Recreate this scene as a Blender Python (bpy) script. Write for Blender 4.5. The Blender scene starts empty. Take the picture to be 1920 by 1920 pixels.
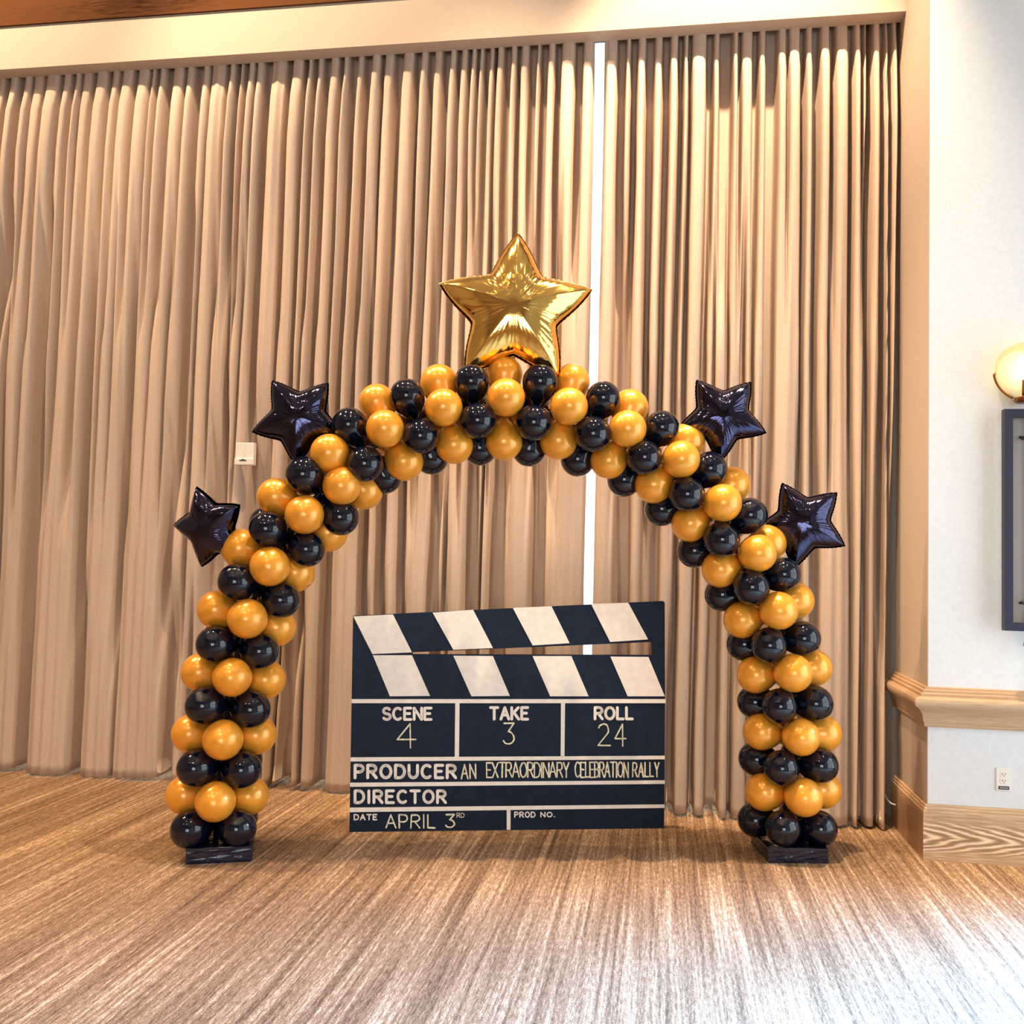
import bpy, bmesh, math, random, json
from mathutils import Vector, Matrix
from mathutils.geometry import tessellate_polygon
random.seed(7)
D = json.loads(r'''{"centres":[[-2.1563,4.439,0.1478],[-2.1526,4.4399,0.2877],[-2.1426,4.4423,0.4355],[-2.1332,4.4445,0.584],[-2.1186,4.448,0.7321],[-2.1001,4.4524,0.8772],[-2.0789,4.4574,1.0226],[-2.0449,4.4655,1.1644],[-1.998,4.4767,1.306],[-1.9458,4.4891,1.4418],[-1.8754,4.5059,1.5697],[-1.7997,4.5239,1.6895],[-1.7143,4.5442,1.799],[-1.6138,4.5681,1.9046],[-1.5024,4.5946,2.0077],[-1.3791,4.624,2.0987],[-1.2434,4.6563,2.1528],[-1.1068,4.6888,2.2087],[-0.9619,4.7232,2.2324],[-0.8165,4.7578,2.2559],[-0.6662,4.7936,2.2417],[-0.5146,4.8297,2.2332],[-0.3733,4.8633,2.1816],[-0.2317,4.897,2.1361],[-0.1018,4.9279,2.0641],[0.0248,4.958,1.9887],[0.1267,4.9823,1.8832],[0.2329,5.0076,1.7797],[0.3199,5.0283,1.6552],[0.4107,5.0499,1.5284],[0.4749,5.0651,1.3903],[0.541,5.0809,1.2485],[0.587,5.0918,1.0954],[0.6261,5.1011,0.9378],[0.6479,5.1063,0.7785],[0.6657,5.1106,0.6222],[0.664,5.1101,0.4701],[0.6726,5.1122,0.3201],[0.6658,5.1106,0.1586]],"balloons":[[0,-2.2264,4.3028,0.1498],[0,-2.0141,4.379,0.1482],[0,-2.0952,4.5738,0.1453],[0,-2.291,4.5001,0.1509],[1,-2.2953,4.3844,0.2904],[1,-2.0977,4.3023,0.2899],[1,-2.0121,4.4955,0.2759],[1,-2.2075,4.5773,0.2888],[2,-2.2074,4.306,0.442],[2,-2.0024,4.3832,0.4297],[2,-2.0831,4.5776,0.4294],[2,-2.2778,4.5021,0.4434],[3,-2.2795,4.3835,0.5901],[3,-2.0746,4.3088,0.5838],[3,-1.9886,4.5054,0.5755],[3,-2.1927,4.58,0.5862],[4,-2.1773,4.3089,0.7418],[4,-1.9727,4.3961,0.7204],[4,-2.0662,4.5861,0.7225],[4,-2.256,4.5011,0.7462],[5,-2.2466,4.3935,0.8906],[5,-2.0421,4.3157,0.8828],[5,-1.9513,4.5123,0.852],[5,-2.1577,4.5887,0.8807],[6,-2.1432,4.3209,1.0374],[6,-1.939,4.399,1.0045],[6,-2.0218,4.5929,1.0054],[6,-2.2126,4.5167,1.0456],[7,-2.1811,4.406,1.1997],[7,-1.982,4.3302,1.1663],[7,-1.9102,4.5256,1.1138],[7,-2.1039,4.601,1.172],[8,-2.0496,4.3364,1.3424],[8,-1.8521,4.4287,1.2564],[8,-1.9541,4.6153,1.2785],[8,-2.1304,4.5272,1.3489],[9,-2.0764,4.4267,1.5067],[9,-1.8875,4.3548,1.4217],[9,-1.8305,4.5485,1.3894],[9,-2.0067,4.6233,1.4552],[10,-1.9129,4.3657,1.6036],[10,-1.7411,4.461,1.5092],[10,-1.8439,4.6453,1.5315],[10,-1.9993,4.5521,1.6362],[11,-1.9146,4.4653,1.7672],[11,-1.7331,4.39,1.6783],[11,-1.6784,4.5842,1.596],[11,-1.8578,4.6587,1.7078],[12,-1.7484,4.404,1.8759],[12,-1.5858,4.4988,1.6726],[12,-1.6898,4.6815,1.7496],[12,-1.8246,4.5945,1.884],[13,-1.6383,4.453,1.9876],[13,-1.5686,4.4507,1.8264],[13,-1.5178,4.6408,1.817],[13,-1.7083,4.6536,1.9799],[14,-1.5574,4.5005,2.1355],[14,-1.4569,4.4666,1.9373],[14,-1.4184,4.6694,1.8946],[14,-1.5787,4.7063,2.0677],[15,-1.4544,4.619,2.2705],[15,-1.3645,4.4769,2.1139],[15,-1.3039,4.6271,1.9655],[15,-1.4066,4.7689,2.0861],[16,-1.2857,4.5766,2.2929],[16,-1.195,4.528,2.084],[16,-1.1875,4.7268,1.9988],[16,-1.298,4.7785,2.2158],[17,-1.1503,4.6921,2.3815],[17,-1.0857,4.5428,2.2303],[17,-1.0556,4.6728,2.0568],[17,-1.1371,4.8329,2.1947],[18,-0.9716,4.6542,2.3789],[18,-0.9207,4.5913,2.1707],[18,-0.9417,4.7709,2.0524],[18,-1.0026,4.8505,2.2962],[19,-0.8225,4.7724,2.4392],[19,-0.7842,4.6137,2.2922],[19,-0.8094,4.7303,2.0813],[19,-0.85,4.9009,2.2385],[20,-0.629,4.7283,2.3908],[20,-0.6476,4.6597,2.1702],[20,-0.6944,4.8376,2.056],[20,-0.6913,4.9215,2.3119],[21,-0.4804,4.8528,2.4133],[21,-0.4749,4.6874,2.2579],[21,-0.5369,4.7937,2.0959],[21,-0.5518,4.972,2.2166],[22,-0.3125,4.8097,2.3187],[22,-0.3545,4.7261,2.1233],[22,-0.445,4.8919,2.0105],[22,-0.3839,4.9973,2.2436],[23,-0.1801,4.9278,2.2906],[23,-0.1827,4.7571,2.1549],[23,-0.2817,4.8528,2.0021],[23,-0.2728,5.0381,2.1187],[24,-0.013,4.8667,2.1759],[24,-0.0982,4.7883,2.013],[24,-0.2042,4.9394,1.9109],[24,-0.0932,5.0585,2.1332],[25,0.1178,5.0049,2.1249],[25,0.0857,4.8218,2.0097],[25,-0.0518,4.8998,1.8844],[25,-0.0244,5.0961,1.9681],[26,0.2342,4.9288,1.9725],[26,0.118,4.8435,1.8331],[26,-0.0091,4.9827,1.7627],[26,0.1496,5.1178,1.9381],[27,0.3534,5.0475,1.9007],[27,0.2974,4.8724,1.7941],[27,0.1363,4.9448,1.6885],[27,0.189,5.1486,1.771],[28,0.4407,4.9673,1.7387],[28,0.2954,4.8861,1.6079],[28,0.1629,5.0357,1.5495],[28,0.3599,5.1614,1.7059],[29,0.5463,5.0945,1.6007],[29,0.4778,4.915,1.5447],[29,0.2944,4.9709,1.4585],[29,0.3657,5.1907,1.5217],[30,0.6177,5.0227,1.4388],[30,0.4487,4.9207,1.3711],[30,0.3101,5.0676,1.3239],[30,0.5099,5.2054,1.4222],[31,0.6922,5.1133,1.303],[31,0.5857,4.9396,1.256],[31,0.4119,5.0259,1.199],[31,0.5087,5.2253,1.2493],[32,0.7201,5.0328,1.1137],[32,0.5418,4.9517,1.0787],[32,0.4286,5.1117,1.0657],[32,0.6427,5.2268,1.1195],[33,0.7855,5.1243,0.9566],[33,0.6615,4.957,0.9434],[33,0.485,5.055,0.9161],[33,0.6051,5.2476,0.9405],[34,0.783,5.0464,0.7835],[34,0.599,4.9661,0.7734],[34,0.4881,5.1272,0.7657],[34,0.7074,5.2413,0.79],[35,0.8378,5.1338,0.6193],[35,0.7048,4.9671,0.6237],[35,0.5188,5.0654,0.623],[35,0.647,5.2574,0.623],[36,0.8129,5.0531,0.4708],[36,0.6103,4.969,0.4636],[36,0.4998,5.1292,0.4696],[36,0.7232,5.2458,0.4722],[37,0.8397,5.1475,0.329],[37,0.7211,4.9715,0.3238],[37,0.5345,5.0554,0.3185],[37,0.6406,5.2567,0.3201],[38,0.8139,5.0597,0.1524],[38,0.6209,4.9673,0.1649],[38,0.4973,5.1224,0.1572],[38,0.7183,5.2489,0.155]],"board":{"outer":[[-0.0001,0.0015],[1.7368,0.0001],[1.7387,0.6959],[1.7331,1.2561],[1.723,1.2657],[-0.0181,1.1542]],"hole":[[0.3123,0.9601],[1.6613,1.0331],[1.6648,0.9595],[0.3126,0.9497]],"stripes":[[[-0.0161,1.1505],[0.1983,1.1652],[0.3076,0.96],[0.0926,0.9483]],[[0.4151,1.1781],[0.6388,1.1979],[0.7538,0.9886],[0.5342,0.9767]],[[0.8603,1.2121],[1.0793,1.2244],[1.1853,1.0205],[0.9757,1.0055]],[[1.3055,1.2409],[1.5192,1.2523],[1.6361,1.0473],[1.417,1.0301]],[[0.0956,0.9418],[0.308,0.9441],[0.4128,0.7243],[0.1946,0.7212]],[[0.535,0.9437],[0.7547,0.9441],[0.8534,0.7267],[0.6401,0.7236]],[[0.9768,0.9465],[1.1962,0.9488],[1.2973,0.7272],[1.0796,0.726]],[[1.4199,0.9483],[1.6389,0.9486],[1.7355,0.7296],[1.5213,0.7284]]],"lines":[[[-0.0108,0.7044],[1.7406,0.7133],[1.7408,0.6911],[-0.0101,0.6832]],[[0.5517,0.6857],[0.5754,0.6859],[0.5796,0.3954],[0.556,0.3954]],[[1.1415,0.6884],[1.1639,0.6885],[1.1653,0.3987],[1.144,0.3988]],[[-0.0059,0.394],[1.7373,0.3987],[1.7374,0.3795],[-0.0052,0.3727]],[[-0.0043,0.2598],[1.7382,0.2633],[1.7383,0.2442],[-0.0036,0.2386]],[[-0.0014,0.1284],[1.7375,0.1308],[1.7376,0.1124],[-0.0007,0.1051]],[[0.8484,0.1101],[0.8691,0.11],[0.8712,0.0033],[0.8506,0.0029]]],"text":[["SCENE",[0.1529,0.6647,0.4281,0.6658,0.4301,0.5895,0.1552,0.5888],1],["TAKE",[0.7393,0.67,0.9624,0.6709,0.9638,0.5921,0.741,0.5916],1],["ROLL",[1.3272,0.6724,1.5565,0.6734,1.5572,0.595,1.3282,0.5944],1],["4",[0.2361,0.579,0.3402,0.5792,0.344,0.4417,0.2401,0.4418],2],["3",[0.8153,0.5802,0.8866,0.5803,0.8889,0.4584,0.8178,0.4585],2],["2",[1.3497,0.5783,1.4258,0.5785,1.4272,0.4521,1.3513,0.4522],2],["4",[1.4472,0.5785,1.5145,0.5787,1.5157,0.4491,1.4486,0.4492],2],["PRODUCER",[0.0108,0.36,0.5701,0.3582,0.5721,0.2752,0.0135,0.278],1],["DIRECTOR",[0.0153,0.2244,0.5181,0.2212,0.52,0.1429,0.0178,0.1471],1],["DATE",[0.0195,0.0951,0.146,0.0939,0.147,0.0601,0.0206,0.0614],1],["APRIL",[0.1874,0.0935,0.4605,0.0909,0.4625,0.0145,0.1896,0.0175],2],["3",[0.5097,0.0905,0.5678,0.0899,0.5697,0.0132,0.5117,0.0139],2],["RD",[0.5735,0.0955,0.6172,0.0951,0.6178,0.0695,0.5741,0.07],3],["AN",[0.5905,0.3581,0.6755,0.3579,0.6774,0.2746,0.5925,0.2751],2],["EXTRAORDINARY",[0.7282,0.3678,1.1953,0.3664,1.1966,0.2792,0.73,0.2815],2],["CELEBRATION",[1.2224,0.3678,1.5318,0.3669,1.5327,0.2776,1.2237,0.2791],2],["RALLY",[1.5502,0.3639,1.7098,0.3634,1.7103,0.2796,1.551,0.2804],2],["PROD",[0.8899,0.0997,1.0084,0.0987,1.009,0.0656,0.8906,0.0668],1],["NO.",[1.0352,0.097,1.1186,0.0962,1.119,0.066,1.0357,0.0668],1]]},"fold_levels":[[3.991,[[-4.5455,-4.4844],[-4.4356,-4.3828],[-4.3707,-4.2899],[-4.2697,-4.1693],[-4.1412,-4.0813],[-4.0494,-4.0096],[-3.9976,-3.9223],[-3.8906,-3.8038],[-3.7724,-3.7174],[-3.6979,-3.6158],[-3.5808,-3.4992],[-3.4837,-3.4528],[-3.4257,-3.3833],[-3.3294,-3.2489],[-3.2298,-3.1763],[-3.1154,-3.0623],[-3.051,-2.9452],[-2.9188,-2.8812],[-2.8512,-2.8175],[-2.7876,-2.7428],[-2.7316,-2.6833],[-2.6276,-2.5167],[-2.4799,-2.3992],[-2.3699,-2.3334],[-2.3006,-2.2605],[-2.2133,-2.1518],[-2.1229,-2.0868],[-2.0293,-1.9826],[-1.929,-1.8719],[-1.847,-1.7795],[-1.7194,-1.6418],[-1.5996,-1.554],[-1.5121,-1.4528],[-1.4075,-1.3624],[-1.3347,-1.2863],[-1.2656,-1.2312],[-1.214,-1.183],[-1.1487,-1.1077],[-1.1008,-1.0496],[-1.0054,-0.9646],[-0.9409,-0.8867],[-0.8361,-0.8092],[-0.7655,-0.7186],[-0.6818,-0.5952],[-0.5454,-0.4792],[-0.4,-0.3278],[-0.2755,-0.2428],[-0.2005,-0.1485],[-0.0967,-0.045],[-0.0031,0.0515],[0.0804,0.1124],[0.1315,0.2207],[0.262,0.3032],[0.3789,0.4136],[0.4293,0.5014],[0.5357,0.5794],[0.6447,0.7004],[0.7097,0.7807],[0.8114,0.8544],[0.8942,0.9553],[0.9827,1.0617],[1.0919,1.1342],[1.1493,1.1794],[1.1975,1.2455],[1.2695,1.2904],[1.3083,1.3442]]],[2.701,[[-4.4004,-4.3083],[-4.2923,-4.2206],[-4.1135,-4.0858],[-4.0503,-3.9519],[-3.8931,-3.8384],[-3.7683,-3.7333],[-3.7217,-3.652],[-3.6404,-3.5325],[-3.4788,-3.3832],[-3.3756,-3.2767],[-3.2578,-3.1746],[-3.0917,-3.0692],[-3.0542,-2.9719],[-2.9495,-2.8268],[-2.812,-2.7639],[-2.7491,-2.6975],[-2.6314,-2.5216],[-2.4997,-2.3943],[-2.3762,-2.3401],[-2.322,-2.2823],[-2.232,-2.1638],[-2.1352,-2.103],[-2.046,-2.0034],[-1.9502,-1.9042],[-1.8513,-1.7951],[-1.732,-1.6656],[-1.6168,-1.5717],[-1.5231,-1.4782],[-1.4196,-1.3783],[-1.3475,-1.2756],[-1.2517,-1.2108],[-1.1666,-1.0921],[-1.0786,-1.0414],[-0.9909,-0.9573],[-0.9305,-0.8402],[-0.7736,-0.7073],[-0.6412,-0.4769],[-0.4149,-0.3271],[-0.2107,-0.1368],[-0.1015,-0.0503],[-0.0152,0.0357],[0.0674,0.0991],[0.1276,0.2096],[0.2411,0.2819],[0.2882,0.357],[0.3726,0.4442],[0.469,0.5031],[0.5186,0.5772],[0.6388,0.7857],[0.8039,0.8495],[0.8829,0.9464],[0.9585,1.0637],[1.0877,1.1654],[1.1803,1.2338],[1.2694,1.2842],[1.299,1.3316]]],[1.438,[[-4.3859,-4.2277],[-4.102,-3.8453],[-3.7682,-3.5537],[-3.5005,-3.2364],[-3.1542,-3.0685],[-3.0425,-2.9389],[-2.7919,-2.675],[-2.5011,-2.3932],[-2.3287,-2.293],[-2.2502,-2.1543],[-2.073,-1.8974],[-1.8346,-1.7859],[-1.7235,-1.6509],[-1.5992,-1.4553],[-1.377,-1.3464],[-1.3294,-1.2179],[-1.1372,-1.0668],[-0.9668,-0.8046],[-0.7158,-0.4683],[-0.4133,-0.2912],[-0.1953,-0.1317],[-0.0208,0.0642],[0.0893,0.1832],[0.2143,0.2765],[0.3447,0.3941],[0.4465,0.5538],[0.6209,0.7664],[0.7966,0.8568],[0.9018,1.0777],[1.0895,1.1546],[1.1664,1.2195],[1.2665,1.2841],[1.2958,1.3309]]],[0.493,[[-4.385,-4.2085],[-4.0956,-3.8217],[-3.73,-3.5176],[-3.5025,-3.181],[-3.0811,-3.0001],[-2.9708,-2.861],[-2.6795,-2.5714],[-2.4711,-2.3926],[-2.2825,-2.2401],[-2.226,-2.152],[-2.0643,-1.8833],[-1.8037,-1.7554],[-1.6936,-1.6217],[-1.5705,-1.4279],[-1.3502,-1.3199],[-1.3031,-1.1926],[-1.1126,-1.0428],[-0.9437,-0.7829],[-0.6949,-0.4816],[-0.4015,-0.2739],[-0.1789,-0.1158],[-0.0372,0.041],[0.0815,0.1747],[0.1964,0.2674],[0.3412,0.3964],[0.4117,0.5032],[0.5942,0.7748],[0.8048,0.8645],[0.9002,1.0777],[1.0865,1.1423],[1.1541,1.2184],[1.233,1.2767]]]],"gap":[-0.4759,-0.4165,-0.4754,-0.4164,-0.4663,-0.4242],"seams":[-2.855,-2.8296,-2.3772,-2.4187,-1.1042,-1.1154,1.1824,1.1298],"cam":{"F":1766.0691979711671,"r":[0.9872556115709377,0.15736341557214195,0.023729999181695743],"u":[-0.01605295452027206,-0.04987837474920536,0.9986262816407088],"f":[-0.15833085635107266,0.9862803370096391,0.04671655761385688]}}''')
scene = bpy.context.scene
COL = scene.collection

# ------------------------------------------------------------------ camera, world, exposure, lights
cam = bpy.data.cameras.new('camera'); cam_o = bpy.data.objects.new('camera', cam); COL.objects.link(cam_o)
cam.sensor_width = 36; cam.sensor_fit = 'HORIZONTAL'; cam.lens = D['cam']['F'] / 1920 * 36
cam.clip_end = 200
cr, cu, cf = (Vector(D['cam'][k]) for k in 'ruf')
M = Matrix.Identity(4)
for i in range(3):
    M[i][0] = cr[i]; M[i][1] = cu[i]; M[i][2] = -cf[i]
M[2][3] = 1.5
cam_o.matrix_world = M
scene.camera = cam_o
scene.view_settings.view_transform = 'Standard'
scene.view_settings.look = 'None'
scene.view_settings.exposure = -1.35
scene.view_settings.gamma = 1.0

world = bpy.data.worlds.new('world'); scene.world = world; world.use_nodes = True
bg = world.node_tree.nodes['Background']
bg.inputs[0].default_value = (0.85, 0.95, 1.0, 1); bg.inputs[1].default_value = 9.0

def lamp(kind, name, loc, target, power, color, **kw):
    l = bpy.data.lights.new(name, kind); o = bpy.data.objects.new(name, l); COL.objects.link(o)
    l.energy = power; l.color = color
    for k, v in kw.items(): setattr(l, k, v)
    o.location = loc
    d = Vector(target) - Vector(loc)
    o.rotation_euler = d.to_track_quat('-Z', 'Y').to_euler()
    return o
WARM = (1.0, 0.735, 0.49)
CEIL = 6.9
# spot heads of the ceiling downlights: (x, y, power, aim, cone)
SPOTS = [(0.45, 4.55, 4300, (0.38, 5.75, 3.3), 58), (-0.95, 4.30, 2000, (-0.9, 4.6, 0), 74), (-2.9, 4.2, 1500, (-1.7, 5.7, 2.2), 80),
         (-5.3, 4.1, 2100, (-3.6, 5.7, 2.2), 85), (-3.0, 1.0, 450, (-3.0, 2.0, 0), 110), (0.2, 1.2, 350, (0.0, 2.0, 0), 110),
         (2.4, 3.0, 200, (2.2, 4.2, 1.0), 90), (-6.0, 3.5, 500, (-5.6, 5.2, 1.5), 90), (-1.6, -2.5, 1800, (-1.6, -2.5, 0), 120), (-5.0, -2.5, 900, (-5.0, -2.5, 0), 120)]
for x, y, p, aim, cone in SPOTS:
    lamp('SPOT', 'downlight_beam', (x, y, CEIL - 0.08), aim, p, WARM, spot_size=math.radians(cone), spot_blend=0.6, shadow_soft_size=0.045)
# daylight through the windows of the side wall and of the wall behind the camera
DAY = (0.17, 0.46, 1.0)
a = lamp('AREA', 'daylight_side_window', (4.7, 3.9, 1.9), (1.8, 3.0, 0.0), 1550, DAY, shape='RECTANGLE', size=2.2, size_y=2.0)
a.data.spread = math.radians(40)
b_ = lamp('AREA', 'daylight_rear_window', (0.8, -6.4, 1.9), (0.8, 0, 1.9), 300, (0.80, 0.90, 1.0), shape='RECTANGLE', size=3.6, size_y=2.9)

# ------------------------------------------------------------------ helpers
def link(name, me, mat=None, parent=None, smooth=False):
    o = bpy.data.objects.new(name, me); COL.objects.link(o)
    if mat is not None and not me.materials: me.materials.append(mat)
    if parent is not None: o.parent = parent
    if smooth:
        me.polygons.foreach_set('use_smooth', [True] * len(me.polygons)); me.update()
    return o
def mesh(name, v, f):
    me = bpy.data.meshes.new(name); me.from_pydata([tuple(p) for p in v], [], f); me.update(); return me
def tag(o, label, cat=None, group=None, kind=None):
    o['label'] = label
    if cat: o['category'] = cat
    if group: o['group'] = group
    if kind: o['kind'] = kind
    return o
def struct(name, v, f, mat, smooth=False):
    o = link(name, mesh(name, v, f), mat, None, smooth); o['kind'] = 'structure'; return o
def empty(name, loc, rz=0):
    o = bpy.data.objects.new(name, None); COL.objects.link(o); o.location = loc; o.rotation_euler = (0, 0, rz)
    o.empty_display_size = 0.1; return o
BOXF = [(0,3,2,1),(4,5,6,7),(0,1,5,4),(1,2,6,5),(2,3,7,6),(3,0,4,7)]
def boxv(x0,x1,y0,y1,z0,z1):
    return [(x0,y0,z0),(x1,y0,z0),(x1,y1,z0),(x0,y1,z0),(x0,y0,z1),(x1,y0,z1),(x1,y1,z1),(x0,y1,z1)]
def boxes(lst):
    v=[];f=[]
    for b in lst:
        n=len(v); v+=boxv(*b); f+=[tuple(i+n for i in q) for q in BOXF]
    return v,f
def bevel_box(name, x0,x1,y0,y1,z0,z1, bev, mat, parent=None, seg=2):
    bm=bmesh.new(); vs=[bm.verts.new(p) for p in boxv(x0,x1,y0,y1,z0,z1)]
    for q in BOXF: bm.faces.new([vs[i] for i in q])
    bmesh.ops.bevel(bm, geom=bm.edges[:], offset=bev, segments=seg, affect='EDGES', profile=0.6)
    me=bpy.data.meshes.new(name); bm.to_mesh(me); bm.free()
    return link(name, me, mat, parent, False)
def extrude_profile(prof, path_pts, closed=False):
    """prof: list of (out, z); path_pts: list of (x, y, nx, ny) where n is the outward (mitred) direction"""
    v=[];f=[];n=len(prof)
    for (x,y,nx,ny) in path_pts:
        for (o,z) in prof: v.append((x+nx*o,y+ny*o,z))
    for i in range(len(path_pts)-1):
        for j in range(n-1):
            a=i*n+j; f.append((a,a+1,a+n+1,a+n))
    f.append(tuple(range(n))[::-1]); f.append(tuple((len(path_pts)-1)*n+j for j in range(n)))
    return v,f
def lathe(prof, seg=24):
    v=[];f=[];n=len(prof)
    for i in range(seg):
        a=2*math.pi*i/seg
        for r,z in prof: v.append((r*math.cos(a),r*math.sin(a),z))
    for i in range(seg):
        k=(i+1)%seg
        for j in range(n-1): f.append((i*n+j,k*n+j,k*n+j+1,i*n+j+1))
    return v,f
def tube(pts, r, seg=10):
    v=[];f=[];pts=[Vector(p) for p in pts]
    up=Vector((0.31,0.2,0.93)).normalized()
    for i,p in enumerate(pts):
        t=(pts[min(i+1,len(pts)-1)]-pts[max(i-1,0)]).normalized()
        a=t.cross(up).normalized(); b=t.cross(a)
        for k in range(seg):
            w=2*math.pi*k/seg; v.append(p+r*(math.cos(w)*a+math.sin(w)*b))
    for i in range(len(pts)-1):
        for k in range(seg):
            m=(k+1)%seg; f.append((i*seg+k,i*seg+m,(i+1)*seg+m,(i+1)*seg+k))
    f.append(tuple(range(seg))[::-1]); f.append(tuple((len(pts)-1)*seg+k for k in range(seg)))
    return v,f

# ------------------------------------------------------------------ materials
def new_mat(name):
    m=bpy.data.materials.new(name); m.use_nodes=True; nt=m.node_tree
    return m, nt, nt.nodes['Principled BSDF']
def pmat(name, col, rough=0.5, metal=0.0, coat=0.0, spec=None, bump=None, vary=None, coat_rough=0.05):
    m,nt,p=new_mat(name)
    p.inputs['Base Color'].default_value=(*col,1); p.inputs['Roughness'].default_value=rough; p.inputs['Metallic'].default_value=metal
    p.inputs['Coat Weight'].default_value=coat; p.inputs['Coat Roughness'].default_value=coat_rough
    if spec is not None: p.inputs['Specular IOR Level'].default_value=spec
    tc=nt.nodes.new('ShaderNodeTexCoord')
    if vary:
        sc,amt=vary
        n=nt.nodes.new('ShaderNodeTexNoise'); n.inputs['Scale'].default_value=sc; n.inputs['Detail'].default_value=4
        nt.links.new(tc.outputs['Object'],n.inputs['Vector'])
        r=nt.nodes.new('ShaderNodeValToRGB'); nt.links.new(n.outputs[0],r.inputs[0])
        r.color_ramp.elements[0].position=0.3; r.color_ramp.elements[1].position=0.7
        r.color_ramp.elements[0].color=(*[c*(1-amt) for c in col],1); r.color_ramp.elements[1].color=(*[min(1,c*(1+amt)) for c in col],1)
        nt.links.new(r.outputs[0],p.inputs['Base Color'])
    if bump:
        sc,st,dist=bump
        n=nt.nodes.new('ShaderNodeTexNoise'); n.inputs['Scale'].default_value=sc; n.inputs['Detail'].default_value=5
        nt.links.new(tc.outputs['Object'],n.inputs['Vector'])
        b=nt.nodes.new('ShaderNodeBump'); b.inputs['Strength'].default_value=st; b.inputs['Distance'].default_value=dist
        nt.links.new(n.outputs[0],b.inputs['Height']); nt.links.new(b.outputs[0],p.inputs['Normal'])
    return m
def streak_mat(name, stops, layers, rough=0.9, grain=(300,0.12), bumpd=0.004, bumps=0.6, spec=0.2):
    """layers: (mapping scale xyz, noise detail, weight); stops: (pos,color)"""
    m,nt,p=new_mat(name); L=nt.links
    tc=nt.nodes.new('ShaderNodeTexCoord'); acc=None
    for sc,det,w in layers+[((grain[0],)*3,2,grain[1])]:
        mp=nt.nodes.new('ShaderNodeMapping'); mp.inputs['Scale'].default_value=sc; L.new(tc.outputs['Object'],mp.inputs['Vector'])
        n=nt.nodes.new('ShaderNodeTexNoise'); n.inputs['Scale'].default_value=1; n.inputs['Detail'].default_value=det; n.inputs['Roughness'].default_value=0.6
        L.new(mp.outputs[0],n.inputs['Vector'])
        s=nt.nodes.new('ShaderNodeMath'); s.operation='MULTIPLY_ADD'; s.inputs[1].default_value=w; s.inputs[2].default_value=-0.5*w
        L.new(n.outputs[0],s.inputs[0])
        if acc is None: acc=s
        else:
            a=nt.nodes.new('ShaderNodeMath'); a.operation='ADD'; L.new(acc.outputs[0],a.inputs[0]); L.new(s.outputs[0],a.inputs[1]); acc=a
    a=nt.nodes.new('ShaderNodeMath'); a.operation='ADD'; a.inputs[1].default_value=0.5; L.new(acc.outputs[0],a.inputs[0])
    r=nt.nodes.new('ShaderNodeValToRGB'); L.new(a.outputs[0],r.inputs[0])
    e=r.color_ramp.elements
    while len(e)<len(stops): e.new(0.5)
    for i,(ps,c) in enumerate(stops): e[i].position=ps; e[i].color=(*c,1)
    L.new(r.outputs[0],p.inputs['Base Color']); p.inputs['Roughness'].default_value=rough; p.inputs['Specular IOR Level'].default_value=spec
    b=nt.nodes.new('ShaderNodeBump'); b.inputs['Strength'].default_value=bumps; b.inputs['Distance'].default_value=bumpd
    L.new(a.outputs[0],b.inputs['Height']); L.new(b.outputs[0],p.inputs['Normal'])
    return m
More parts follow.
